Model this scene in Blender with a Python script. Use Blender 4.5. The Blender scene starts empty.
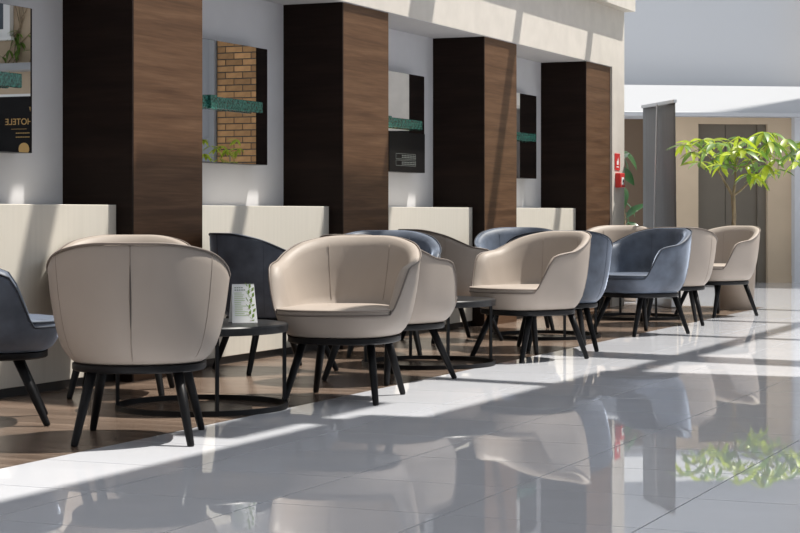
import bpy, bmesh, math, random
from mathutils import Vector, Matrix
random.seed(7)
S = bpy.context.scene
COL = S.collection

# ------------------------------------------------------------------ camera
ANG = math.radians(23.21)
F = Vector((math.cos(ANG), math.sin(ANG), 0)); R = Vector((math.sin(ANG), -math.cos(ANG), 0))
H = 0.9; FP = 1889.0; HY = 213.0
cam = bpy.data.cameras.new('camera'); camo = bpy.data.objects.new('camera', cam); COL.objects.link(camo)
cam.lens = 85.0; cam.sensor_width = 36.0; cam.shift_y = -(266.5 - HY) / 800.0
cam.clip_start = 0.05; cam.clip_end = 200
camo.location = (0, 0, H); camo.rotation_euler = (math.pi / 2, 0, ANG - math.pi / 2)
S.camera = camo

def at(px, py, Z):                       # a point seen at a pixel, at depth Z
    u = (px - 400) / FP * Z
    v = F * Z + R * u
    return Vector((v.x, v.y, H - (py - HY) / FP * Z))

# ------------------------------------------------------------------ light
SX, SY = 0.302, 0.362                    # sun offset per metre of height (towards +X, -Y)
w = bpy.data.worlds.new('sky'); S.world = w; w.use_nodes = True
bg = w.node_tree.nodes['Background']; bg.inputs[0].default_value = (0.86, 0.92, 1.0, 1); bg.inputs[1].default_value = 0.82
sun = bpy.data.lights.new('sun', 'SUN'); suno = bpy.data.objects.new('sun', sun); COL.objects.link(suno)
sun.energy = 6.5; sun.color = (1.0, 0.955, 0.88); sun.angle = math.radians(0.9)
suno.rotation_euler = Vector((-SX, SY, -1)).to_track_quat('-Z', 'Y').to_euler()
suno.location = (12, -8, 14)
S.view_settings.view_transform = 'Standard'; S.view_settings.look = 'None'
S.view_settings.gamma = 1.0; S.view_settings.use_curve_mapping = False
S.view_settings.exposure = 0.0

# ------------------------------------------------------------------ materials
def nodes(name):
    m = bpy.data.materials.new(name); m.use_nodes = True
    nt = m.node_tree; return m, nt, nt.nodes['Principled BSDF']
def mat(name, col, rough=0.5, metal=0.0, spec=0.5, var=0.0, scale=(5, 5, 5), bump=0.0, bscale=200, sheen=0.0, coat=0.0, trans=0.0, col2=None, detail=4, sheentint=None, coatr=0.05):
    m, nt, b = nodes(name)
    b.inputs['Base Color'].default_value = (*col, 1); b.inputs['Roughness'].default_value = rough
    b.inputs['Metallic'].default_value = metal; b.inputs['Specular IOR Level'].default_value = spec
    b.inputs['Sheen Weight'].default_value = sheen; b.inputs['Coat Weight'].default_value = coat
    b.inputs['Coat Roughness'].default_value = coatr
    b.inputs['Sheen Roughness'].default_value = 0.35
    if sheentint: b.inputs['Sheen Tint'].default_value = (*sheentint, 1)
    b.inputs['Transmission Weight'].default_value = trans
    tc = nt.nodes.new('ShaderNodeTexCoord'); mp = nt.nodes.new('ShaderNodeMapping')
    nt.links.new(tc.outputs['Object'], mp.inputs['Vector']); mp.inputs['Scale'].default_value = scale
    if var > 0:
        n = nt.nodes.new('ShaderNodeTexNoise'); n.inputs['Scale'].default_value = 1.0; n.inputs['Detail'].default_value = detail
        nt.links.new(mp.outputs[0], n.inputs['Vector'])
        r = nt.nodes.new('ShaderNodeValToRGB')
        c2 = col2 or tuple(min(1, c * (1 + var)) for c in col); c1 = tuple(c * (1 - var) for c in col) if not col2 else col
        r.color_ramp.elements[0].position = 0.32; r.color_ramp.elements[1].position = 0.68
        r.color_ramp.elements[0].color = (*c1, 1); r.color_ramp.elements[1].color = (*c2, 1)
        nt.links.new(n.outputs['Fac'], r.inputs['Fac']); nt.links.new(r.outputs[0], b.inputs['Base Color'])
    if bump > 0:
        n2 = nt.nodes.new('ShaderNodeTexNoise'); n2.inputs['Scale'].default_value = bscale; n2.inputs['Detail'].default_value = 2
        nt.links.new(tc.outputs['Object'], n2.inputs['Vector'])
        bp = nt.nodes.new('ShaderNodeBump'); bp.inputs['Strength'].default_value = bump; bp.inputs['Distance'].default_value = 0.002
        nt.links.new(n2.outputs['Fac'], bp.inputs['Height']); nt.links.new(bp.outputs[0], b.inputs['Normal'])
    return m
def random_tint(m, amount):              # alike pieces differ a little
    nt = m.node_tree; b = nt.nodes['Principled BSDF']
    oi = nt.nodes.new('ShaderNodeObjectInfo'); mr = nt.nodes.new('ShaderNodeMapRange')
    mr.inputs['To Min'].default_value = 1 - amount; mr.inputs['To Max'].default_value = 1 + amount
    nt.links.new(oi.outputs['Random'], mr.inputs['Value'])
    hs = nt.nodes.new('ShaderNodeHueSaturation'); nt.links.new(mr.outputs[0], hs.inputs['Value'])
    l = b.inputs['Base Color'].links
    if l: nt.links.new(l[0].from_socket, hs.inputs['Color'])
    else: hs.inputs['Color'].default_value = b.inputs['Base Color'].default_value
    nt.links.new(hs.outputs[0], b.inputs['Base Color'])
    return m

def wood_veneer(name, dark, mid, light, scale, rough):
    m, nt, b = nodes(name)
    tc = nt.nodes.new('ShaderNodeTexCoord')
    def ns(sc, detail, dist):
        mp = nt.nodes.new('ShaderNodeMapping'); mp.inputs['Scale'].default_value = sc
        n = nt.nodes.new('ShaderNodeTexNoise'); n.inputs['Scale'].default_value = 1; n.inputs['Detail'].default_value = detail
        n.inputs['Distortion'].default_value = dist
        nt.links.new(tc.outputs['Object'], mp.inputs['Vector']); nt.links.new(mp.outputs[0], n.inputs['Vector']); return n
    a = ns(scale, 6, 0.6); c = ns(tuple(s * 5 for s in scale), 5, 0.3)
    mx = nt.nodes.new('ShaderNodeMix'); mx.data_type = 'FLOAT'; mx.inputs[0].default_value = 0.38
    nt.links.new(a.outputs['Fac'], mx.inputs[2]); nt.links.new(c.outputs['Fac'], mx.inputs[3])
    r = nt.nodes.new('ShaderNodeValToRGB'); e = r.color_ramp.elements
    e[0].position = 0.36; e[0].color = (*dark, 1); e[1].position = 0.64; e[1].color = (*light, 1)
    k = e.new(0.5); k.color = (*mid, 1)
    nt.links.new(mx.outputs[0], r.inputs['Fac']); nt.links.new(r.outputs[0], b.inputs['Base Color'])
    b.inputs['Roughness'].default_value = rough
    return m

M = {}
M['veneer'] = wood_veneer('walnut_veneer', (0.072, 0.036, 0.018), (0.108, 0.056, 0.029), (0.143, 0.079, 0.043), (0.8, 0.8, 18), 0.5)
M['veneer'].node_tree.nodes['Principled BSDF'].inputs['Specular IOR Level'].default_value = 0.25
M['veneer_side'] = wood_veneer('dark_veneer', (0.009, 0.0045, 0.003), (0.013, 0.0065, 0.0045), (0.019, 0.010, 0.007), (0.8, 0.8, 9), 0.55)  # pillar sides, much darker than the fronts
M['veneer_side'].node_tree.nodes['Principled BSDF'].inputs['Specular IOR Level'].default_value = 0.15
M['plank'] = random_tint(wood_veneer('plank_wood', (0.115, 0.080, 0.060), (0.165, 0.118, 0.089), (0.22, 0.163, 0.125), (14, 1.0, 4), 0.26), 0.22)
M['tile'] = random_tint(mat('polished_tile', (0.75, 0.765, 0.815), 0.018, spec=0.5, var=0.03, scale=(3, 2, 3), detail=8), 0.02)
M['grout'] = mat('grout', (0.10, 0.10, 0.105), 0.8)
M['subfloor'] = mat('subfloor', (0.03, 0.022, 0.018), 0.8)
M['white_wall'] = mat('white_plaster', (0.62, 0.615, 0.63), 0.75, var=0.02, bump=0.1, bscale=300)
M['stucco'] = mat('cream_stucco', (0.60, 0.555, 0.50), 0.85, var=0.05, scale=(6, 6, 6), bump=0.5, bscale=160)
M['cream'] = mat('cream_laminate', (0.66, 0.62, 0.545), 0.5, var=0.025, scale=(40, 40, 1.5), detail=3)
M['kick'] = mat('black_kick', (0.012, 0.011, 0.011), 0.45)
M['beige'] = mat('beige_leather', (0.37, 0.318, 0.275), 0.5, spec=0.3, var=0.035, scale=(4, 4, 4), bump=0.18, bscale=420)
M['beige_pipe'] = mat('beige_piping', (0.16, 0.13, 0.11), 0.5)
M['beige_seam'] = mat('beige_seam', (0.27, 0.225, 0.19), 0.6)
M['blue'] = mat('blue_velvet', (0.092, 0.111, 0.148), 0.5, spec=0.4, var=0.28, scale=(9, 9, 9), sheen=0.9, sheentint=(0.62, 0.72, 0.9), bump=0.15, bscale=500)
M['blue_pipe'] = mat('blue_piping', (0.03, 0.038, 0.055), 0.6)
M['blue_seam'] = mat('blue_seam', (0.06, 0.075, 0.1), 0.7)
M['slit'] = mat('dark_gather', (0.09, 0.075, 0.065), 0.8)
M['black'] = mat('black_wood', (0.007, 0.007, 0.008), 0.45, spec=0.18, var=0.15, scale=(30, 30, 3))
M['blackmetal'] = mat('black_metal', (0.007, 0.007, 0.008), 0.4, spec=0.2)
M['tabletop'] = mat('black_stained_top', (0.011, 0.011, 0.012), 0.36, spec=0.3, var=0.3, scale=(3, 40, 3))
M['mirror'] = mat('mirror_glass', (0.80, 0.80, 0.80), 0.0, metal=1.0)
M['mirror_edge'] = mat('mirror_backing', (0.02, 0.02, 0.02), 0.4)
M['green_glass'] = mat('green_crackle_glass', (0.035, 0.15, 0.12), 0.1, spec=0.8, var=0.75, scale=(70, 70, 70), bump=0.8, bscale=120)
M['steel'] = mat('brushed_steel', (0.55, 0.55, 0.56), 0.3, metal=1.0)
M['paper'] = mat('white_card', (0.82, 0.83, 0.82), 0.6)
M['print_green'] = mat('print_green', (0.16, 0.27, 0.04), 0.6)
M['print_pale'] = mat('print_pale_green', (0.50, 0.62, 0.36), 0.6)
M['print_grey'] = mat('print_grey', (0.28, 0.33, 0.27), 0.6)
M['print_dim'] = mat('print_dim_grey', (0.13, 0.14, 0.13), 0.6)
M['print_blossom'] = mat('print_blossom', (0.66, 0.58, 0.56), 0.6)
M['red'] = mat('red_plastic', (0.62, 0.035, 0.03), 0.35)
M['sign_white'] = mat('sign_white', (0.85, 0.85, 0.83), 0.5)
M['grey_wall'] = mat('pale_grey_plaster', (0.60, 0.61, 0.63), 0.8)
M['canopy'] = mat('white_render', (0.47, 0.48, 0.50), 0.75)
M['tan'] = mat('tan_plaster', (0.55, 0.43, 0.30), 0.8, var=0.06, scale=(2, 2, 2), bump=0.3, bscale=120)
M['shaded_wall'] = mat('shaded_plaster', (0.16, 0.112, 0.075), 0.8)  # the recess wall's deep corner shade is put into this dark brown
M['lift'] = mat('bronze_grey_door', (0.135, 0.112, 0.082), 0.5, var=0.05, scale=(3, 3, 3))
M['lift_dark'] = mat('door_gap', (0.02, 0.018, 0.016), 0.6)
M['banner'] = mat('grey_banner_fabric', (0.17, 0.172, 0.175), 0.7, var=0.06, scale=(60, 60, 0.5))
M['rail'] = mat('aluminium', (0.62, 0.62, 0.62), 0.35, metal=0.8)
M['leaf'] = random_tint(mat('lime_leaf', (0.38, 0.47, 0.03), 0.38, spec=0.5, var=0.3, scale=(9, 9, 9)), 0.35)
M['leaf_dark'] = random_tint(mat('deep_green_leaf', (0.022, 0.07, 0.02), 0.28, spec=0.6, var=0.3, scale=(8, 8, 8)), 0.3)
M['bark'] = mat('trunk_bark', (0.28, 0.21, 0.13), 0.8, var=0.3, scale=(30, 30, 8), bump=0.6, bscale=90)
M['pot'] = mat('taupe_pot', (0.36, 0.29, 0.235), 0.55, var=0.03)
M['soil'] = mat('soil', (0.03, 0.02, 0.014), 0.9)
M['brick'] = random_tint(mat('yellow_brick', (0.52, 0.29, 0.125), 0.85, var=0.12, scale=(12, 12, 12), bump=0.5, bscale=60), 0.28)
M['mortar'] = mat('mortar', (0.11, 0.10, 0.09), 0.9)
M['ceiling'] = mat('roof_white', (0.62, 0.62, 0.62), 0.8)
M['beam'] = mat('grey_steel_beam', (0.35, 0.36, 0.37), 0.5)
M['dark_hall'] = mat('dark_hall', (0.20, 0.18, 0.165), 0.8)
M['signboard'] = mat('black_signboard', (0.008, 0.007, 0.007), 0.5, spec=0.15)
M['gold'] = mat('gold_lettering', (0.62, 0.38, 0.12), 0.45)
def leaf_trans(m, amt):                  # thin leaves let light through
    nt = m.node_tree; b = nt.nodes['Principled BSDF']; out = nt.nodes['Material Output']
    tr = nt.nodes.new('ShaderNodeBsdfTranslucent'); mx = nt.nodes.new('ShaderNodeMixShader'); mx.inputs[0].default_value = amt
    src = b.inputs['Base Color'].links[0].from_socket; nt.links.new(src, tr.inputs[0])
    nt.links.new(b.outputs[0], mx.inputs[1]); nt.links.new(tr.outputs[0], mx.inputs[2]); nt.links.new(mx.outputs[0], out.inputs[0])
M['leaf_mid'] = random_tint(mat('mid_green_leaf', (0.15, 0.27, 0.045), 0.36, spec=0.5, var=0.3, scale=(9, 9, 9)), 0.35); leaf_trans(M['leaf_mid'], 0.35)
leaf_trans(M['leaf'], 0.45); leaf_trans(M['leaf_dark'], 0.25)

# ------------------------------------------------------------------ helpers
class MB:
    def __init__(s): s.v = []; s.f = []; s.sm = []
    def add(s, vs, fs, smooth=False):
        o = len(s.v); s.v += [tuple(p) for p in vs]; s.f += [tuple(i + o for i in f) for f in fs]; s.sm += [smooth] * len(fs); return s
    def box(s, x0, x1, y0, y1, z0, z1):
        return s.add([(x, y, z) for z in (z0, z1) for (x, y) in ((x0, y0), (x1, y0), (x1, y1), (x0, y1))],
                     [(0, 3, 2, 1), (4, 5, 6, 7), (0, 1, 5, 4), (1, 2, 6, 5), (2, 3, 7, 6), (3, 0, 4, 7)])
    def prism(s, a, b, th, z0, z1):      # upright slab between plan points a and b, thickness th to the left of a->b
        a = Vector(a[:2]); b = Vector(b[:2]); d = (b - a).normalized(); n = Vector((-d.y, d.x)) * th
        ps = [a, b, b + n, a + n]
        if th < 0: ps = ps[::-1]
        return s.add([(p.x, p.y, z) for z in (z0, z1) for p in ps],
                     [(0, 3, 2, 1), (4, 5, 6, 7), (0, 1, 5, 4), (1, 2, 6, 5), (2, 3, 7, 6), (3, 0, 4, 7)])
    def tube(s, pts, rad, n=8, closed=False, caps=True):
        pts = [Vector(p) for p in pts]; m = len(pts); rings = []
        if not hasattr(rad, '__len__'): rad = [rad] * m
        up = None
        for i, p in enumerate(pts):
            if closed: t = pts[(i + 1) % m] - pts[i - 1]
            else: t = pts[min(i + 1, m - 1)] - pts[max(i - 1, 0)]
            t.normalize()
            if up is None:
                up = t.orthogonal().normalized()
            up = (up - t * up.dot(t)).normalized(); q = t.cross(up)
            rings.append([p + (up * math.cos(2 * math.pi * k / n) + q * math.sin(2 * math.pi * k / n)) * rad[i] for k in range(n)])
        vs = [p for r in rings for p in r]; fs = []
        for i in range(m if closed else m - 1):
            j = (i + 1) % m
            for k in range(n):
                fs.append((i * n + k, i * n + (k + 1) % n, j * n + (k + 1) % n, j * n + k))
        if not closed and caps: fs += [tuple(range(n))[::-1], tuple((m - 1) * n + k for k in range(n))]
        return s.add(vs, fs, True)
    def loft(s, rings, cap0=False, cap1=False, smooth=True):
        n = len(rings[0]); vs = [p for r in rings for p in r]; fs = []
        for i in range(len(rings) - 1):
            for k in range(n): fs.append((i * n + k, i * n + (k + 1) % n, (i + 1) * n + (k + 1) % n, (i + 1) * n + k))
        if cap0: fs.append(tuple(range(n))[::-1])
        if cap1: fs.append(tuple((len(rings) - 1) * n + k for k in range(n)))
        return s.add(vs, fs, smooth)
    def lathe(s, prof, n=40, cap0=True, cap1=True, c=(0, 0)):
        return s.loft([[(c[0] + r * math.cos(2 * math.pi * k / n), c[1] + r * math.sin(2 * math.pi * k / n), z) for k in range(n)] for r, z in prof], cap0, cap1)
    def mesh(s, name, m, autosmooth=None):
        me = bpy.data.meshes.new(name); me.from_pydata(s.v, [], s.f); me.update()
        for p, q in zip(me.polygons, s.sm): p.use_smooth = q
        me.materials.append(m); 
        if autosmooth: me.set_sharp_from_angle(angle=math.radians(autosmooth))
        return me
    def build(s, name, m, parent=None, loc=None, autosmooth=35):
        return link(name, s.mesh(name, m, autosmooth), parent, loc)
def link(name, me, parent=None, loc=None, rz=0.0):
    o = bpy.data.objects.new(name, me); COL.objects.link(o)
    if parent: o.parent = parent
    if loc is not None: o.location = loc
    o.rotation_euler.z = rz
    return o
def tag(o, label=None, cat=None, group=None, kind=None):
    if label: o['label'] = label
    if cat: o['category'] = cat
    if group: o['group'] = group
    if kind: o['kind'] = kind
    return o
def empty(name, loc, rz=0.0):
    o = bpy.data.objects.new(name, None); COL.objects.link(o); o.location = loc; o.rotation_euler.z = rz; o.empty_display_size = 0.1
    return o
def copy_tree(o, parent=None):
    c = o.copy(); COL.objects.link(c); c.parent = parent
    for k in o.children: copy_tree(k, c)
    return c
def bevel(o, wd, seg=2):
    b = o.modifiers.new('bevel', 'BEVEL'); b.width = wd; b.segments = seg; b.limit_method = 'ANGLE'; b.angle_limit = math.radians(40); return o

# ------------------------------------------------------------------ the setting
YP, YW, YB, YT = 5.30, 5.725, 5.385, 3.915        # pillar fronts, wall, panel fronts, timber/tile edge
PX0, PITCH, PW = 8.715, 2.659, 0.752              # pillars
TZ = 0.0
floor = MB()
floor.box(-4, 30, -7, 3.912, -0.20, -0.012)
floor.box(-4, 30, 3.912, 8, -0.20, -0.022)
fo = tag(floor.build('floor', M['grout']), 'polished pale grey tile floor with a strip of brown timber planks', None, None, 'structure')
T = 0.605
tile = MB().box(0, T - 0.005, 0, T - 0.005, -0.012, 0).mesh('tile', M['tile'])
tx0 = 5.23 - T * 3
for i in range(24):
    for j in range(1, 7):
        x = tx0 + i * T
        link('tile', tile, fo, (x + 0.0025, YT - j * T + 0.0025, 0))
xe = tx0 + 24 * T; ye = YT - 6 * T
rest = MB()                                       # tiles too far off to tell apart
rest.box(xe, 30, -7, YT, -0.012, 0); rest.box(-4, tx0, -7, YT, -0.012, 0); rest.box(tx0, xe, -7, ye, -0.012, 0)
rest.box(17.95, 30, YT, 8, -0.022, 0)
tag(rest.build('far_tiling', M['tile'], fo), kind='stuff')
PWID = 0.148
plank = MB().box(0.001, PWID - 0.0015, 0, 1.0, -0.02, 0).mesh('plank', M['plank'])
x = 3.6; k = 0
while x < 17.95 - PWID * 0.5:
    ysplit = YT + 0.004 + random.choice((0.45, 0.72, 0.98, 1.2))
    for (a, b) in ((YT + 0.003, ysplit - 0.001), (ysplit, YB + 0.05)):
        o = link('plank', plank, fo, (x, a, random.uniform(-0.0008, 0.0))); o.scale.y = b - a
    x += PWID; k += 1
MB().box(-4, 3.6, YT + .003, 5.8, -0.02, -0.001).build('plank_border', M['plank'], fo)

wl = MB(); wl.box(-4, 17.85, YW, YW + 0.2, 0, 4.5)
tag(wl.build('wall_left', M['white_wall']), kind='structure')
# beam over the pillars, its cornice and the end pier
SOF = 2.302
bm_ = MB(); bm_.box(-4, 17.85, YP - 0.034, YW, SOF, 2.865)
beam = tag(bm_.build('trim_1', M['stucco']), 'cream stucco beam running above the pillars', None, None, 'structure')
MB().box(-4, 17.87, YP - 0.14, YW, 2.865, 4.5).build('cornice', M['stucco'], beam)
MB().box(-4, 17.84, YP - 0.03, YW, SOF - 0.003, SOF).build('soffit', M['white_wall'], beam)
pier = MB(); pier.box(PX0 + 3 * PITCH + PW, 17.85, YP - 0.034, YW, 0, SOF)
tag(pier.build('wall_end_pier', M['stucco']), kind='structure')

for i in range(-2, 4):
    x = PX0 + i * PITCH
    lab = {0: 'walnut veneer pillar right behind the nearest beige chair', 1: 'walnut veneer pillar second from the left, above the front-facing beige armchair',
           2: 'walnut veneer pillar third from the left', 3: 'walnut veneer pillar beside the red fire alarm'}.get(i)
    if lab is None: continue
    p = tag(empty('pillar', (x, YP, 0)), lab, 'pillar', 'walnut pillars along the wall')
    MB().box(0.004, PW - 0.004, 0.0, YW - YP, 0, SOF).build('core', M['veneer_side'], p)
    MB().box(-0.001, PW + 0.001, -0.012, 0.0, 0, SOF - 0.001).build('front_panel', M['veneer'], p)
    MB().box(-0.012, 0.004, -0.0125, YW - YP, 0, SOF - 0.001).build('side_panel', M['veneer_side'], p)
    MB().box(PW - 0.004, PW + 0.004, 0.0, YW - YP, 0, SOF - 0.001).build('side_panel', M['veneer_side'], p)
plab = ['cream laminate panel at the left edge, behind the dark blue armchair', 'cream laminate panel between the first and second pillars',
        'cream laminate panel between the second and third pillars', 'cream laminate panel between the third and fourth pillars']
for i in range(4):
    x0 = PX0 + (i - 1) * PITCH + PW + 0.006; x1 = PX0 + i * PITCH - 0.014
    p = tag(empty('low_panel', ((x0 + x1) / 2, YB, 0)), plab[i], 'low panel', 'cream panels between the pillars')
    hw = (x1 - x0) / 2
    bevel(MB().box(-hw, hw - 0.075, 0, 0.04, 0.045, 0.944).build('front_board', M['cream'], p), 0.003)
    bevel(MB().box(hw - 0.073, hw, 0, 0.04, 0.045, 0.944).build('end_board', M['cream'], p), 0.003)
    MB().box(-hw, hw, 0.0405, YW - YB - 0.03, 0.907, 0.943).build('top_board', M['cream'], p)
    MB().box(-hw, hw, 0.014, YW - YB - 0.03, 0, 0.045).build('kickboard', M['kick'], p)

# ---- far end: slanted white canopy, tan wall with bronze lift doors
AL = math.radians(9)
WD = R * math.cos(AL) + F * math.sin(AL); WN = R * math.sin(AL) - F * math.cos(AL)      # along the wall (right), towards us
B0 = F * 24.3 + R * ((735 - 400) / FP * 24.3)
def bw(s, d, z): v = B0 + WD * s + WN * d; return Vector((v.x, v.y, z))
def wbox(mb, s0, s1, d0, d1, z0, z1):
    c = [bw(s, d, z) for z in (z0, z1) for (s, d) in ((s0, d1), (s1, d1), (s1, d0), (s0, d0))]
    return mb.add(c, [(0, 3, 2, 1), (4, 5, 6, 7), (0, 1, 5, 4), (1, 2, 6, 5), (2, 3, 7, 6), (3, 0, 4, 7)])
PXM = 24.3 / FP                                     # metres per pixel at the far wall
def sp(px): return (px - 735) * PXM
def sz(py): return H - (py - HY) * PXM
tag(wbox(MB(), -6, 2.2, -0.75, -0.55, 2.2, 7.0).build('wall_back', M['grey_wall']), kind='structure')
c = MB(); zb, zt = sz(117.5), sz(88) + 0.03
c.add([bw(s, d, z) for s in (-6, 2.2) for d, z in ((0.28, zb), (0.28, zb + 0.045), (0.23, zb + 0.055), (-0.05, zt), (-0.6, zt), (-0.6, zb))],
      [tuple(range(6)), tuple(range(11, 5, -1))] + [(i, i + 6, (i + 1) % 6 + 6, (i + 1) % 6) for i in range(6)])
tag(c.build('trim_2', M['canopy']), 'white slanted canopy above the lift doors', None, None, 'structure')
wb = MB(); wbox(wb, sp(668), sp(697), -0.3, 0, 0, zb); wbox(wb, sp(697), sp(769), -0.3, 0, sz(124), zb); wbox(wb, sp(769), sp(794), -0.3, 0, 0, zb)
wbo = tag(wb.build('wall_lift', M['tan']), kind='structure')
wbox(MB(), sp(769), sp(794), 0, 0.015, 0, 0.09).build('skirting', M['tan'], wbo)
wbox(MB(), sp(668), sp(697), 0, 0.015, 0, 0.09).build('skirting', M['tan'], wbo)
tag(wbox(MB(), -6, sp(668), -0.9, -0.6, 0, zb).build('wall_recess', M['shaded_wall']), kind='structure')
tag(wbox(MB(), sp(794), 2.2, -0.3, 0.12, 0, zb).build('wall_corner', M['grey_wall']), kind='structure')
d = empty('door_1', bw(sp(733), -0.12, 0)); tag(d, 'bronze grey lift doors under the white canopy', None, None, 'structure')
def local(mb): 
    loc = d.location; mb.v = [tuple(Vector(v) - loc) for v in mb.v]; return mb
local(wbox(MB(), sp(697), sp(727.2), -0.14, -0.10, 0, sz(124))).build('door_leaf', M['lift'], d)
local(wbox(MB(), sp(727.8), sp(760), -0.14, -0.10, 0, sz(124))).build('door_leaf', M['lift'], d)
local(wbox(MB(), sp(760), sp(769), -0.14, -0.06, 0, sz(124))).build('door_jamb', M['lift'], d)
local(wbox(MB(), sp(697), sp(769), -0.2, -0.145, 0, sz(124))).build('door_gap', M['lift_dark'], d)

# ---- the hall's right end, only seen in the mirrors
hw = MB(); hw.box(24.6, 24.8, -7, 4.4, 0, 7)
tag(hw.build('wall_far_right', M['tan']), kind='structure')
MD = 0.115; YM = YW - MD
def mir(px, py, X):                       # the real point whose mirror image shows at the pixel, on the plane x = X
    t = (px - 400) / FP; dr = F + R * t; Z = X / dr.x; v = dr * Z
    return Vector((X, 2 * YM - v.y, H - (py - HY) / FP * Z))
yb0 = mir(217, 0, 24.35).y
bk = tag(empty('wall_brick', (24.35, yb0, 0)), kind='structure')
MB().box(0.012, 0.24, 0, 1.70, 0, 4.0).build('mortar_bed', M['mortar'], bk)
brick = MB().box(0, 0.03, 0.008, 0.272, 0.008, 0.086).mesh('brick', M['brick'])
half = MB().box(0, 0.03, 0.008, 0.132, 0.008, 0.086).mesh('half_brick', M['brick'])
for r in range(12, 40):
    off = 0 if r % 2 else 0.14
    if off: link('half_brick', half, bk, (0, 0, 0.04 + r * 0.094))
    for q in range(6 if off == 0 else 5):
        link('brick', brick, bk, (0, off + q * 0.28, 0.04 + r * 0.094))
gp = tag(empty('window_1', (24.3, yb0 - 0.37, 0)), kind='structure')
fr = MB(); fr.box(0, 0.08, -0.35, -0.27, 0, 4.2); fr.box(0, 0.08, 0.27, 0.35, 0, 4.2); fr.box(0, 0.08, -0.27, 0.27, 1.95, 2.0); fr.box(0, 0.08, -0.27, 0.27, 4.1, 4.2)
fr.build('window_frame', M['beam'], gp)
MB().box(0.03, 0.05, -0.27, 0.27, 0, 4.1).build('pane', mat('grey_pane', (0.35, 0.36, 0.38), 0.1), gp)
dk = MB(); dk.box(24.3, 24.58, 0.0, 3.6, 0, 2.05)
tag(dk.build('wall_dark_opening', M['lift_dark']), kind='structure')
tag(MB().box(24.2, 24.59, 0.0, 3.6, 2.05, 3.4).build('trim_3', M['stucco']), kind='structure')
wq = mir(12, 37, 24.55)
w2 = tag(empty('window_2', (24.55, wq.y - 0.5, wq.z)), kind='structure')
f2 = MB(); f2.box(-0.06, 0.04, -0.5, -0.38, 0, 1.4); f2.box(-0.06, 0.04, 0.38, 0.5, 0, 1.4); f2.box(-0.06, 0.04, -0.38, 0.38, 0, 0.12); f2.box(-0.06, 0.04, -0.38, 0.38, 1.3, 1.4)
f2.build('window_frame', M['sign_white'], w2)
MB().box(-0.02, 0.0, -0.38, 0.38, 0.12, 1.3).build('pane', mat('dim_pane', (0.10, 0.12, 0.14), 0.1), w2)
MB().box(-0.10, 0.04, -0.55, 0.55, -0.05, 0).build('window_sill', M['sign_white'], w2)
za, zc_ = mir(20, 63, 24.3).z, mir(20, 70, 24.3).z
tag(MB().box(24.25, 24.59, wq.y - 1.6, wq.y + 1.4, zc_, za).build('trim_4', M['beam']), kind='structure')
# ---- roof: solid over the hall, glazed over the seating, with steel bars
HR = 4.5
def rf(fx, fy): return fx + SX * HR, fy - SY * HR      # floor shadow -> roof position
roof = MB()
def slab(fx0, fx1, fy0, fy1, z0=HR, z1=HR + 0.15):
    a = rf(fx0, fy0); b = rf(fx1, fy1); roof.box(a[0], b[0], a[1], b[1], z0, z1)
slab(-6, 7.7, -6, 3.42); slab(7.7, 10.4, -6, 3.13); slab(10.4, 30, -6, 0.6)
ro = tag(roof.build('ceiling', M['ceiling']), 'white roof slab with a glazed opening above the seating', None, None, 'structure')
def bar(fx, wd, fy0, fy1, skew=0.17):
    m = MB(); ps = []
    for fy in (fy0, fy1):
        xx = fx + (fy - 3.0) * skew; a = rf(xx - wd / 2, fy); b = rf(xx + wd / 2, fy); ps.append((a, b))
    pl = [ps[0][0], ps[0][1], ps[1][1], ps[1][0]]
    m.add([(p[0], p[1], z) for z in (HR, HR + 0.1) for p in pl], [(0, 3, 2, 1), (4, 5, 6, 7), (0, 1, 5, 4), (1, 2, 6, 5), (2, 3, 7, 6), (3, 0, 4, 7)])
    m.build('roof_bar', M['beam'], ro)
bar(11.45, 0.42, 0.6, 8.5); bar(13.5, 0.13, 0.6, 8.5); bar(15.45, 0.13, 0.6, 8.5); bar(17.4, 0.13, 0.6, 8.5)
bar(9.4, 0.13, 3.13, 8.5); bar(7.3, 0.2, 3.4, 8.5)
m = MB(); a = rf(10.4, 2.95); b = rf(18.5, 3.08); m.box(a[0], b[0], a[1], b[1], HR, HR + 0.1); m.build('roof_bar', M['beam'], ro)
for (x0, x1, y0, y1) in ((6.7, 8.25, 3.53, 3.84), (8.42, 9.38, 5.2, 5.68), (11.05, 12.05, 5.2, 5.66)):  # unseen panels added only to shade two pillar bottoms and a floor patch
    m = MB(); a = rf(x0, y0); b = rf(x1, y1); m.box(a[0], b[0], a[1], b[1], HR + 0.11, HR + 0.16); m.build('added_shade_panel', M['ceiling'], ro)
# the hall behind the photographer and the glazed long side
tag(MB().box(-4.2, -4, -7, 5.9, 0, HR).build('wall_rear', M['dark_hall']), kind='structure')
for i in range(9):
    x = -3.9 + i * 3.4
    tag(MB().box(x, x + 0.12, -7.0, -6.85, 0, HR).build('trim_%d' % (5 + i), M['beam']), kind='structure')

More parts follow.
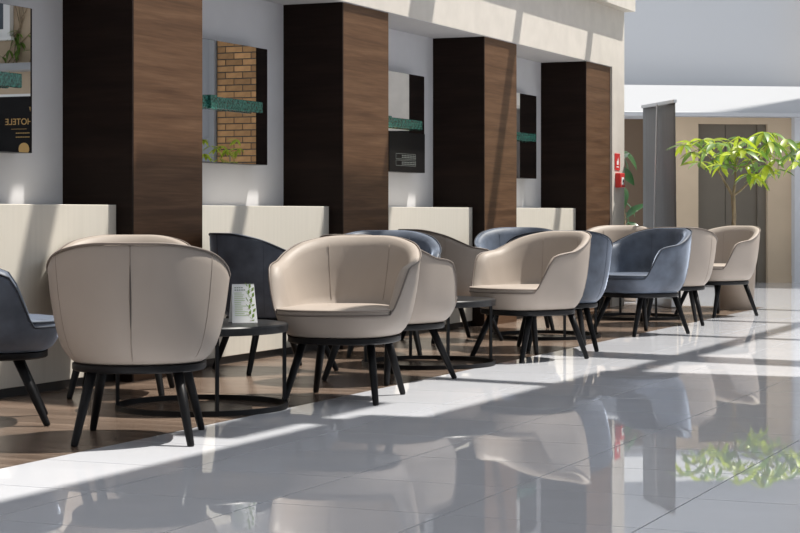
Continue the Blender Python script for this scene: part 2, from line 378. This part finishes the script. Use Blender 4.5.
# ------------------------------------------------------------------ wall mirrors with green glass bars
mlab = ['dark edged wall mirror at the top left corner reflecting a black sign', 'wall mirror between the first two pillars reflecting yellow brick',
        'wall mirror between the second and third pillars', 'narrow glimpse of the wall mirror between the third and fourth pillars']
glab = ['green glass bar lamp on the leftmost mirror', 'green glass bar lamp in front of the brick reflection',
        'green glass bar lamp on the mirror between second and third pillars', 'green glass bar lamp on the mirror between third and fourth pillars']
for i in range(4):
    xr = 10.905 + (i - 1) * PITCH
    mo = tag(empty('wall_mirror', (xr - 0.55, YM, 1.21)), mlab[i], 'mirror', 'mirrors between the pillars')
    MB().box(-0.55, 0.55, 0.004, MD, 0, 0.75).build('backing_box', M['mirror_edge'], mo)
    MB().box(-0.548, 0.548, 0.0, 0.004, 0.002, 0.748).build('mirror_glass', M['mirror'], mo)
    g = tag(empty('glass_bar_lamp', (xr - 0.55, YM, 1.572)), glab[i], 'wall lamp', 'green glass lamps on the mirrors')
    bevel(MB().box(-0.42, 0.38, -0.055, -0.025, -0.036, 0.036).build('glass_bar', M['green_glass'], g), 0.004)
    MB().box(-0.34, -0.26, -0.075, -0.002, -0.042, 0.042).build('bracket', M['green_glass'], g)
    MB().box(0.31, 0.34, -0.025, -0.001, -0.012, 0.012).build('stud', M['steel'], g)

# ------------------------------------------------------------------ armchairs
NPH = 72
def sup(a, b, n, ph, af=None, nf=2.9):   # superellipse, ph = 0 at the back (-x); the front half is longer and squarer
    c, s_ = -math.cos(ph), math.sin(ph)
    if c > 0: a = af or a; n = nf
    return (a * math.copysign(abs(c) ** (2 / n), c), b * math.copysign(abs(s_) ** (2 / n), s_))
def sm(a, b, x):
    t = max(0, min(1, (x - a) / (b - a))); return t * t * (3 - 2 * t)
SEATZ, BOT = 0.42, 0.312
def topz(ph):
    p = abs((ph + math.pi) % (2 * math.pi) - math.pi); dg = math.degrees(p)
    z = 0.784 - 0.145 * (0.6 * sm(15, 105, dg) + 0.4 * sm(50, 115, dg))
    return z + (SEATZ - z) * sm(102, 126, dg)
FPROF = [(0.312, 0.79), (0.325, 0.85), (0.35, 0.90), (0.40, 0.95), (0.46, 0.98), (0.6, 1.0), (0.8, 1.0)]
def fprof(z):
    for (z0, r0), (z1, r1) in zip(FPROF, FPROF[1:]):
        if z <= z1: return r0 + (r1 - r0) * (z - z0) / (z1 - z0)
    return 1.0
PROF = [(0.312, 0.685), (0.322, 0.735), (0.345, 0.79), (0.38, 0.845), (0.43, 0.888), (0.50, 0.928), (0.59, 0.964), (0.69, 0.99), (0.79, 1.0)]
def prof(z):
    for (z0, r0), (z1, r1) in zip(PROF, PROF[1:]):
        if z <= z1: t = (z - z0) / (z1 - z0); return r0 + (r1 - r0) * t
    return PROF[-1][1]
CA, CB, CF = 0.328, 0.363, 0.402; SHIFT = Vector((-0.04, 0, 0))
def outp(ph, z, off=0.0):
    r = prof(z); n = 2.12
    x, y = sup(CA * r + off, CB * r + off, n, ph, CF * fprof(z) + off)
    return Vector((x, y, z)) + SHIFT
def chair_meshes(kind):
    body = M[kind]; pipe = M[kind + '_pipe']; seam = M[kind + '_seam']; out = []
    rings = []; phs = [2 * math.pi * k / NPH for k in range(NPH)]
    def ring(fn): rings.append([fn(p) for p in phs])
    for t in (0, 0.02, 0.08, 0.17, 0.29, 0.43, 0.58, 0.73, 0.88, 0.965):
        ring(lambda p: outp(p, BOT + (topz(p) - BOT) * t))
    def thick(p): return 0.036 + 0.022 * sm(0.46, 0.62, topz(p))
    ring(lambda p: outp(p, topz(p) - 0.002, -0.005))
    ring(lambda p: outp(p, topz(p), -0.35 * thick(p)) + Vector((0, 0, 0.004)))
    ring(lambda p: outp(p, topz(p) - 0.006, -0.8 * thick(p)))
    for t in (0.12, 0.4, 0.75, 1.0):
        def f(p):
            z = topz(p) - 0.006; zz = z + (0.40 - z) * t; v = outp(p, zz, -thick(p) - 0.02 * t); return v
        ring(f)
    out.append(('shell', MB().loft(rings, True, True).mesh('shell', body)))
    # piping along the outer rim
    out.append(('rim_piping', MB().tube([outp(p, topz(p) - 0.004, 0.0005) + Vector((0, 0, 0.003)) for p in phs], 0.0048, 6, True).mesh('rim_piping', pipe)))
    # seat cushion
    def seatp(ph, sc, z):
        dg = math.degrees(abs((ph + math.pi) % (2 * math.pi) - math.pi))
        wide = sm(102, 130, dg)
        a = (CA * 0.90 - 0.055) * (1 - wide) + (CA * 0.90 - 0.002) * wide
        b = (CB * 0.90 - 0.055) * (1 - wide) + (CB * 0.90 - 0.006) * wide
        x, y = sup(a * sc, b * sc, 2.15, ph, (CF * 0.965 - 0.004) * sc); return Vector((x, y, z)) + SHIFT
    sr = [[seatp(p, s_, z) for p in phs] for s_, z in ((0.96, 0.400), (0.99, 0.412), (1.0, 0.428), (0.992, 0.440), (0.96, 0.447), (0.85, 0.452), (0.6, 0.455), (0.3, 0.456), (0.06, 0.456))]
    out.append(('seat_cushion', MB().loft(sr, True, True).mesh('seat_cushion', body)))
    out.append(('seat_piping', MB().tube([seatp(p, 0.998, 0.441) for p in phs], 0.005, 6, True).mesh('seat_piping', M[kind + '_seam'])))
    # base plate
    def basep(p, sc, z): x, y = sup(CA * 0.69 * sc, CB * 0.69 * sc, 2.12, p, CF * 0.77 * sc); return Vector((x, y, z)) + SHIFT
    out.append(('base_plate', MB().loft([[basep(p, s_, z) for p in phs] for s_, z in ((0.98, 0.278), (1.03, 0.281), (1.05, 0.286), (1.05, 0.307), (1.02, 0.3115))], True, True).mesh('base_plate', M['black'], 50)))
    for sx in (-1, 1):
        for sy in (-1, 1):
            a = Vector((0.17 * sx + 0.02, 0.165 * sy, 0.29)) + SHIFT; b = Vector((0.28 * sx, 0.225 * sy, 0.0))
            pts = [a.lerp(b, t) for t in (0, 0.5, 0.93, 0.985, 1.0)]
            pts[-1].z = 0.0
            out.append(('leg', MB().tube(pts, [0.021, 0.0185, 0.015, 0.014, 0.011], 12).mesh('leg', M['black'])))
    # stitched seams outside and inside
    for ph in (0.0, 0.98, -0.98):
        zs = [BOT + 0.004 + (topz(ph) - 0.01 - BOT) * t / 14 for t in range(15)]
        out.append(('seam', MB().tube([outp(ph, z, 0.0004) for z in zs], 0.0010 if ph else 0.0022, 6).mesh('seam', seam)))
    sl = [outp(0.0, z, 0.0012) for z in [0.42 + 0.29 * t / 12 for t in range(13)]]
    out.append(('back_slit', MB().tube(sl, [0.001 + 0.0026 * math.sin(math.pi * min(1, max(0, (t - 1) / 11))) for t in range(13)], 8).mesh('back_slit', M['slit'])))
    for ph in (0.52, -0.52):
        def ip(z):
            zt = topz(ph) - 0.006; t = (zt - z) / (zt - 0.40); return outp(ph, z, -thick(ph) - 0.02 * t - 0.001)
        out.append(('seam', MB().tube([ip(0.47 + (topz(ph) - 0.035 - 0.47) * t / 10) for t in range(11)], 0.0016, 6).mesh('seam', seam)))
    return out
CM = {k: chair_meshes(k) for k in ('beige', 'blue')}
def chair(kind, x, y, deg, label, group):
    t = tag(empty('armchair', (x, y, 0), math.radians(deg)), label, 'armchair', group)
    for nm, me in CM[kind]: link(nm, me, t)
    return t
G = 'tub armchairs around the coffee tables'
chair('beige', 6.53, 3.93, 25, 'nearest beige leather tub armchair, seen from behind with a back seam', G)
chair('blue', 6.77, 4.87, -55, 'dark blue tub armchair cut off by the left edge', G)
chair('beige', 8.3, 3.85, 190, 'beige tub armchair facing us just right of the menu card', G)
chair('beige', 8.12, 4.99, 205, 'beige tub armchair hidden behind the nearest one, only rim and legs showing', G)
chair('blue', 9.66, 4.92, -36, 'navy tub armchair in shade behind the menu card', G)
chair('beige', 9.35, 4.07, -18, 'beige tub armchair turned sideways, half hidden behind the front-facing one', G)
chair('blue', 11.02, 4.83, 203, 'blue velvet tub armchair whose lit rim shows behind the second beige armchair', G)
chair('beige', 11.02, 3.86, 153, 'beige tub armchair in the middle with its right arm toward us', G)
chair('beige', 12.42, 4.93, -38, 'shaded taupe tub armchair beyond the second coffee table', G)
chair('blue', 11.92, 3.98, 26, 'grey-blue velvet tub armchair seen from behind, right of the middle beige one', G)
chair('blue', 13.7, 4.86, 203, 'blue tub armchair peeking over the middle beige armchair', G)
chair('blue', 13.63, 3.90, 150, 'bright blue velvet tub armchair facing left on the right side', G)
chair('beige', 14.97, 4.02, 20, 'beige tub armchair seen from behind, right of the bright blue one', G)
chair('beige', 16.42, 4.86, 200, 'beige tub armchair whose rim shows behind the bright blue one', G)
chair('beige', 16.27, 3.97, 152, 'rightmost beige tub armchair, in front of the tree pot', G)

# ------------------------------------------------------------------ coffee tables
def table_proto():
    t = empty('coffee_table', (0, 0, 0), math.radians(39))
    MB().lathe([(0.385, 0.352), (0.396, 0.354), (0.398, 0.36), (0.398, 0.386), (0.393, 0.392), (0.2, 0.392)], 64).build('table_top', M['tabletop'], t)
    n = 64; rg = []
    for r_, z in ((0.383, 0.0), (0.398, 0.0), (0.398, 0.024), (0.383, 0.024), (0.383, 0.0)):
        rg.append([(r_ * math.cos(2 * math.pi * k / n), r_ * math.sin(2 * math.pi * k / n), z) for k in range(n)])
    MB().loft(rg).build('base_ring', M['blackmetal'], t)
    for k in range(4):
        a = math.pi / 2 * k; cx, cy = 0.389 * math.cos(a), 0.389 * math.sin(a)
        MB().box(-0.008, 0.008, -0.008, 0.008, 0.022, 0.354).build('post', M['blackmetal'], t, (cx, cy, 0)).rotation_euler.z = a
    return t
tp = table_proto()
TP = [(7.66, 4.28, 'round black coffee table carrying the menu card, nearest to us'), (10.39, 4.27, 'second round black coffee table, between the two front-facing beige armchairs'),
      (13.04, 4.44, 'third round black coffee table, under the middle and bright blue armchairs'), (15.69, 4.51, 'farthest round black coffee table, seen between the legs')]
for i, (x, y, lab) in enumerate(TP):
    t = tp if i == 0 else copy_tree(tp)
    t.location = (x, y, 0); tag(t, lab, 'table', 'round coffee tables')

# ------------------------------------------------------------------ menu cards
def menu_card(x, y, deg, label):
    c = tag(empty('menu_card', (x, y, 0.392), math.radians(deg)), label, 'menu card', 'folded menu cards')
    wd, ht, dp = 0.052, 0.178, 0.04
    def panel(sgn, nm):
        # board standing at slant; local x across, y depth
        m = MB(); th = 0.0012
        n = 6; pts = [(-wd - 0.008 * (1 - t), wd + 0.008 * (1 - t), sgn * dp * (1 - t), ht * t) for t in (0, 1)]
        vs = []
        for a, b, yy, z in pts: vs += [(a, yy, z), (b, yy, z), (a, yy - sgn * th, z), (b, yy - sgn * th, z)]
        m.add(vs, [(0, 1, 5, 4), (2, 6, 7, 3), (0, 4, 6, 2), (1, 3, 7, 5), (4, 5, 7, 6), (0, 2, 3, 1)])
        return m.build(nm, M['paper'], c)
    f = panel(-1, 'front_leaf'); panel(1, 'back_leaf')
    def on(xx, t): return Vector((xx, -dp * (1 - t) - 0.0006, ht * t))
    def strip(m, x0, x1, t0, t1): m.add([on(x0, t0), on(x1, t0), on(x1, t1), on(x0, t1)], [(0, 1, 2, 3)])
    hd = MB()                                      # heading, two illegible lines
    xx = -0.042
    for n_ in (4, 5): 
        for k in range(n_):
            t0 = 0.89 if n_ == 4 else 0.83
            strip(hd, -0.042 + k * 0.0105, -0.042 + k * 0.0105 + 0.008, t0, t0 + 0.03)
    hd.build('heading_print', M['print_grey'], f)
    tx = MB(); rr = random.Random(3)
    for k in range(13):
        t0 = 0.76 - k * 0.048; strip(tx, -0.045, -0.045 + rr.uniform(0.03, 0.062), t0, t0 + 0.016)
    tx.build('text_lines', M['print_pale'], f)
    lf = MB(); bl = MB()
    for k in range(24):
        t = 0.04 + k * 0.038; cx = 0.030 + 0.010 * math.sin(k * 1.3); a = rr.uniform(-1.2, 1.2) + (math.pi if k % 2 else 0)
        dx, dt = 0.017 * math.cos(a), 0.016 / ht * 1.5 * abs(math.sin(a)) + 0.03
        lf.add([on(cx, t), on(cx + dx * 0.5 - 0.005, t + dt * .7), on(cx + dx, t + dt), on(cx + dx * 0.5 + 0.005, t + dt * .3)], [(0, 1, 2, 3)])
        if k % 4 == 0: bl.add([on(cx - 0.006, t), on(cx + 0.004, t), on(cx + 0.004, t + .03), on(cx - .006, t + .03)], [(0, 1, 2, 3)])
    lf.build('leaf_print', M['print_green'], f); bl.build('blossom_print', M['print_blossom'], f)
p = at(243, 318, 8.78)
menu_card(p.x, p.y, -66 + 17, 'folded white menu card with green leaf print on the nearest coffee table')
menu_card(10.12, 4.26, -66 + 50, 'sliver of a white menu card on the second coffee table')

# ------------------------------------------------------------------ fire alarm on the pier
yf = YP - 0.034
s = tag(empty('fire_sign', (17.60, yf, 1.395)), 'red fire sign with a white flame on the cream pier', 'sign')
bevel(MB().box(-0.085, 0.085, -0.006, 0, -0.08, 0.08).build('plate', M['red'], s), 0.002)
MB().add([(-0.025, -0.0075, -0.03), (0.03, -0.0075, -0.03), (0.036, -0.0075, 0.0), (0.012, -0.0075, 0.045), (-0.005, -0.0075, 0.01), (-0.03, -0.0075, 0.0)], [tuple(range(6))]).build('flame_symbol', M['sign_white'], s)
MB().box(-0.04, 0.04, -0.0075, -0.006, -0.055, -0.045).build('flame_bar', M['sign_white'], s)
s = tag(empty('fire_call_point', (17.61, yf, 1.215)), 'red fire alarm call point box under the fire sign', 'alarm box')
bevel(MB().box(-0.075, 0.075, -0.055, 0, -0.07, 0.07).build('housing', M['red'], s), 0.006)
MB().box(-0.04, 0.04, -0.0575, -0.055, -0.042, 0.03).build('glass_panel', M['sign_white'], s)
MB().lathe([(0.015, 0), (0.015, 0.004)], 16).build('button', mat('black_button', (0.02, 0.02, 0.02), 0.4), s, (0, -0.0575, -0.005)).rotation_euler.x = math.pi / 2

# ------------------------------------------------------------------ roll-up banner seen from behind
bl_ = at(643, 300, 18.85); br_ = at(675, 300, 17.9)
bd = Vector((br_.x - bl_.x, br_.y - bl_.y, 0)); bwid = bd.length; rz = math.atan2(bd.y, bd.x)
b = tag(empty('rollup_banner', ((bl_.x + br_.x) / 2, (bl_.y + br_.y) / 2, 0), rz), 'tall grey roll-up banner seen from behind, left of the tree', 'banner')
m = MB(); n = 12; rows = []
for j in range(13):
    t = j / 12; z = 0.09 + 1.86 * t
    rows.append([(-bwid / 2 - 0.06 * (1 - t) * (1 - i / n) + bwid * i / n, 0.035 * math.sin(math.pi * i / n) * (0.5 + 0.5 * math.sin(3 * t)) + 0.02 * (1 - t), z) for i in range(n + 1)])
vs = [p for r in rows for p in r]; fs = [(j * (n + 1) + i, j * (n + 1) + i + 1, (j + 1) * (n + 1) + i + 1, (j + 1) * (n + 1) + i) for j in range(12) for i in range(n)]
fab = m.add(vs, fs, True).build('fabric', M['banner'], b); so = fab.modifiers.new('thick', 'SOLIDIFY'); so.thickness = 0.003
MB().box(-bwid / 2 - 0.01, bwid / 2 + 0.01, -0.014, 0.014, 1.945, 1.975).build('top_rail', M['rail'], b)
bevel(MB().box(-bwid / 2 - 0.08, bwid / 2 + 0.02, -0.05, 0.07, 0, 0.09).build('cassette', M['rail'], b), 0.01)
MB().box(-0.06, -0.02, -0.16, 0.18, 0, 0.012).build('foot', M['rail'], b)
pl = MB().tube([(-0.02, -0.05, 0.05), (-0.01, -0.035, 1.0), (0.0, -0.015, 1.96)], 0.0085, 10).build('support_pole', M['rail'], b)

# ------------------------------------------------------------------ plants
def leaf_mesh(name, m, L, Wd, droop, notch=0.0):
    mb = MB(); n = 7; vs = []; fs = []
    for i in range(n + 1):
        t = i / n; wv = Wd * math.sin(math.pi * t ** 0.8) ** 0.8 if 0 < t < 1 else 0.0015
        z = -droop * t * t
        vs += [(L * t, -wv, z + 0.22 * wv), (L * t, 0, z), (L * t, wv, z + 0.22 * wv)]
    for i in range(n):
        for q in (0, 1): fs.append((i * 3 + q, (i + 1) * 3 + q, (i + 1) * 3 + q + 1, i * 3 + q + 1))
    mb.add(vs, fs, True); me = mb.mesh(name, m); return me
def orient(o, pos, dirv, roll=0.0):
    d_ = Vector(dirv).normalized(); up = Vector((0, 0, 1)); y = up.cross(d_)
    if y.length < 1e-3: y = Vector((0, 1, 0))
    y.normalize(); z = d_.cross(y); mt = Matrix((d_, y, z)).transposed()
    mt = mt @ Matrix.Rotation(roll, 3, 'X')
    o.rotation_mode = 'QUATERNION'; o.rotation_quaternion = mt.to_quaternion(); o.location = pos
TZ_ = 17.75
tb = at(735, 300, TZ_)
tree = tag(empty('potted_tree', (tb.x, tb.y, 0)), 'small umbrella tree with lime green leaves in a taupe pot, far right', 'plant')
MB().lathe([(0.165, 0), (0.17, 0.01), (0.195, 0.40), (0.195, 0.42), (0.175, 0.42), (0.17, 0.36), (0.02, 0.36)], 40).build('pot', M['pot'], tree)
MB().lathe([(0.17, 0.355), (0.168, 0.375), (0.05, 0.38)], 24).build('soil', M['soil'], tree)
def tl(px, py, dz=0.0): return at(px, py, TZ_ + dz) - Vector((tb.x, tb.y, 0))
fork = tl(733, 196)
MB().tube([tl(735, 272), tl(734, 250), tl(733.4, 230), tl(734.2, 215), fork], [0.026, 0.024, 0.022, 0.021, 0.021], 10).build('trunk', M['bark'], tree)
MB().tube([tl(736.5, 272, -.02), tl(735.0, 236, -.03), tl(733.2, 218, -.02), tl(734.5, 200)], [0.014, 0.013, 0.012, 0.011], 8).build('trunk', M['bark'], tree)
CL = [(684, 143, -.3), (693, 150, .1), (700, 160, -.1), (707, 147, .3), (703, 138, -.2), (714, 158, .0), (716, 142, -.4), (724, 150, .2), (728, 140, .45), (733, 152, -.2),
      (737, 143, .1), (744, 148, -.35), (748, 138, .3), (752, 158, .1), (757, 146, -.1), (762, 133, .2), (766, 150, .35), (770, 140, -.3), (775, 157, .0), (781, 145, .2),
      (787, 137, -.1), (793, 142, .1), (797, 160, -.2), (803, 148, .0), (749, 172, -.15), (757, 176, .1), (767, 163, -.3), (722, 163, -.3), (745, 161, .3), (811, 140, .1), (765, 130, -.2), (755, 134, .1), (772, 131, .3), (690, 140, .2), (712, 138, .1), (762, 171, -.1), (778, 168, .2), (792, 152, .3), (739, 136, -.3)]
hubs = {'a': tl(719, 172), 'b': tl(735, 168), 'c': tl(752, 180), 'd': tl(757, 160), 'e': tl(706, 152), 'f': tl(780, 148)}
def branch(pts, r0, r1):
    k = len(pts); MB().tube(pts, [r0 + (r1 - r0) * i / (k - 1) for i in range(k)], 7).build('branch', M['bark'], tree)
branch([fork, tl(726, 184), hubs['a'], hubs['e']], 0.016, 0.005); branch([fork, tl(736, 180), hubs['b'], tl(742, 150)], 0.016, 0.005)
branch([fork, tl(741, 190), hubs['c']], 0.012, 0.006); branch([hubs['b'], tl(746, 166), hubs['d'], hubs['f']], 0.01, 0.004)
lm = leaf_mesh('leaf', M['leaf'], 0.175, 0.025, 0.045)
lm2 = leaf_mesh('leaf', M['leaf_mid'], 0.175, 0.026, 0.055)
rr = random.Random(11)
for (px, py, dz) in CL:
    c0 = tl(px, py + 2, dz)
    hub = min(hubs.values(), key=lambda h: (h - c0).length)
    MB().tube([hub, (hub + c0) / 2 + Vector((0, 0, 0.03)), c0], 0.0028, 5).build('petiole', M['leaf'], tree)
    nl = rr.choice((6, 7, 7, 8)); a0 = rr.uniform(0, 6.28); tilt = rr.uniform(-0.55, 0.05)
    for k in range(nl):
        a = a0 + 2 * math.pi * k / nl
        o = link('leaf', lm if rr.random() < 0.58 else lm2, tree); orient(o, c0, (math.cos(a), math.sin(a), tilt + rr.uniform(-0.35, 0.3)), rr.uniform(-0.5, 0.5))
        q = rr.uniform(0.75, 1.15); o.scale = (q, q, q)

mb0 = at(627, 300, 19.3)
pl = tag(empty('potted_monstera', (mb0.x, mb0.y, 0)), 'dark green climbing plant emerging behind the cream pier', 'plant')
MB().lathe([(0.15, 0), (0.17, 0.02), (0.20, 0.38), (0.18, 0.38), (0.17, 0.33), (0.02, 0.33)], 32).build('pot', M['pot'], pl)
ml = leaf_mesh('leaf', M['leaf_dark'], 0.22, 0.055, 0.08)
def ml_(px, py, dz=0.0): return at(px, py, 19.3 + dz) - Vector((mb0.x, mb0.y, 0))
base = Vector((0, 0, 0.34))
MB().tube([base, ml_(624, 215), ml_(622, 190), ml_(620, 160), ml_(619, 148)], [0.02, 0.016, 0.013, 0.01, 0.006], 8).build('stem', M['bark'], pl)
for (px, py, dz, ex, ey) in [(621, 150, .1, 640, 162), (621, 155, -.1, 634, 172), (622, 160, .0, 628, 150), (620, 168, -.2, 633, 180), (622, 186, .1, 630, 196), (622, 200, .0, 638, 210), (626, 218, -.1, 641, 200), (628, 222, -.2, 640, 226),
                            (625, 212, .1, 632, 224), (621, 190, -.2, 627, 205), (620, 172, .15, 612, 180), (621, 152, .0, 610, 156)]:
    a = ml_(px, py, dz); e = ml_(ex, ey, dz - 0.1)
    MB().tube([ml_(622, py + 8), a], 0.004, 5).build('petiole', M['leaf_dark'], pl)
    o = link('leaf', ml, pl); orient(o, a, e - a, rr.uniform(-0.9, 0.9)); q = max(0.55, min(1.15, (e - a).length / 0.2)); o.scale = (q, q, q)

# ------------------------------------------------------------------ things seen only in the mirrors
a = mir(0, 97, 19.0); c = mir(40, 152, 19.0)
ctr = Vector((19.0, (a.y + c.y) / 2, 0))
sg = tag(empty('sign_board', (19.0, ctr.y, 0)), 'black standing sign with gold lettering, seen in the leftmost mirror', 'sign')
hw_ = abs(a.y - c.y) / 2 + 0.25
MB().box(0, 0.03, -hw_, hw_, 0.0, a.z).build('board', M['signboard'], sg)
MB().box(-0.002, 0.032, -hw_, hw_, a.z, a.z + 0.03).build('top_edge', M['sign_white'], sg)
MB().box(-0.15, 0.18, -0.2, 0.2, 0.0, 0.02).build('foot', M['signboard'], sg)
def text(body, size, pos, parent, nm):
    cu = bpy.data.curves.new(nm, 'FONT'); cu.body = body; cu.size = size; cu.align_x = 'CENTER'; cu.align_y = 'CENTER'; cu.extrude = 0.001
    o = bpy.data.objects.new(nm, cu); COL.objects.link(o); o.parent = parent; o.location = pos
    o.rotation_euler = (math.pi / 2, 0, -math.pi / 2); o.data.materials.append(M['gold'])
    bpy.context.view_layer.update(); me = bpy.data.meshes.new_from_object(o.evaluated_get(bpy.context.evaluated_depsgraph_get()))
    rot = o.rotation_euler.copy(); bpy.data.objects.remove(o); q = link(nm, me, parent, pos); q.rotation_euler = rot; return q
h = mir(19, 122, 19.0); hs = (mir(5, 122, 19).y - mir(32, 122, 19).y)
tx = text('HOTELE', abs(hs) / 3.6, (-0.004, h.y - ctr.y, h.z), sg, 'lettering')
lz = mir(20, 129, 19).z; MB().box(-0.004, 0, h.y - ctr.y - 0.11, h.y - ctr.y + 0.11, lz - 0.002, lz + 0.002).build('rule', M['gold'], sg)
for k, pz in enumerate((133, 137)):
    m = MB(); z = mir(24, pz, 19).z; y0 = mir(16, pz, 19).y - ctr.y; y1 = mir(30, pz, 19).y - ctr.y; st = (y1 - y0) / 8
    for q in range(8): m.box(-0.004, 0, min(y0 + st * q, y0 + st * (q + .7)), max(y0 + st * q, y0 + st * (q + .7)), z - 0.005, z + 0.005)
    m.build('small_print', M['gold'], sg)
e = mir(24, 149, 19); MB().lathe([(0.075, 0), (0.075, 0.003)], 28).build('emblem', M['gold'], sg, (-0.001, e.y - ctr.y, e.z)).rotation_euler.y = -math.pi / 2
e = mir(31, 109, 19); MB().lathe([(0.004, -0.03), (0.012, -0.01), (0.016, 0.025)], 12).build('torch_mark', M['gold'], sg, (-0.005, e.y - ctr.y, e.z))

vr = random.Random(5)
vn = tag(empty('climbing_vine', (24.58, mir(25, 40, 24.58).y, 0)), 'bare vine with a few green leaves on the tan wall in the leftmost mirror', 'plant')
for k in range(7):
    y = vr.uniform(-0.35, 0.35); z = za + 0.02; pts = []
    for q in range(9):
        pts.append((-0.012, y, z)); y += vr.uniform(-0.06, 0.13); z += vr.uniform(0.08, 0.22)
    MB().tube(pts, 0.008, 5).build('vine_stem', M['bark'], vn)
    for q in range(5):
        p_ = pts[vr.randrange(0, 4)]; lf_ = link('leaf', lm2, vn); orient(lf_, (p_[0] - 0.02, p_[1], p_[2]), (-0.4, vr.uniform(-1, 1), vr.uniform(-1, 0.3)))
def shrub(px, py, X, n, rad, label, m_, kind):
    p0 = mir(px, py, X); o = tag(empty('leafy_plant', (p0.x, p0.y, 0)), label, 'plant')
    MB().lathe([(0.13, 0), (0.16, 0.34), (0.14, 0.34), (0.02, 0.30)], 24).build('pot', M['pot'], o)
    MB().tube([(0, 0, 0.3), (0, 0, p0.z - 0.1)], 0.012, 7).build('stem', M['bark'], o)
    for k in range(n):
        c0 = Vector((rr.uniform(-rad, rad), rr.uniform(-rad, rad), p0.z + rr.uniform(-0.32, 0.14)))
        for q in range(6):
            a = rr.uniform(0, 6.28); lf_ = link('leaf', lm, o); orient(lf_, c0, (math.cos(a), math.sin(a), rr.uniform(-0.6, 0.2))); lf_.scale = (0.8, 0.8, 0.8)
shrub(230, 146, 21.5, 16, 0.42, 'green plant reflected before the brick in the second mirror', M['leaf'], 0)
nb = tag(empty('notice_panel', (10.915 + PITCH - 0.09, YM - 0.004, 1.211)), 'black notice panel with outlined small print on the third mirror', 'sign')
MB().box(-0.62, 0.07, -0.004, 0, 0, 0.30).build('panel', M['signboard'], nb)
for s_ in (0, 1):
    z0 = 0.045 + s_ * 0.05; m = MB(); x1 = -0.115; x0 = -0.5; yy = (-0.0052, -0.004)
    m.box(x0, x1, *yy, z0, z0 + 0.003); m.box(x0, x1, *yy, z0 + 0.04, z0 + 0.043); m.box(x0, x0 + 0.004, *yy, z0, z0 + 0.043); m.box(x1 - 0.004, x1, *yy, z0, z0 + 0.043)
    for k in range(2):
        for q in range(9): m.box(x1 - 0.03 - q * 0.03, x1 - 0.008 - q * 0.03, *yy, z0 + 0.01 + k * 0.014, z0 + 0.018 + k * 0.014)
    m.build('small_print', M['print_dim'], nb)
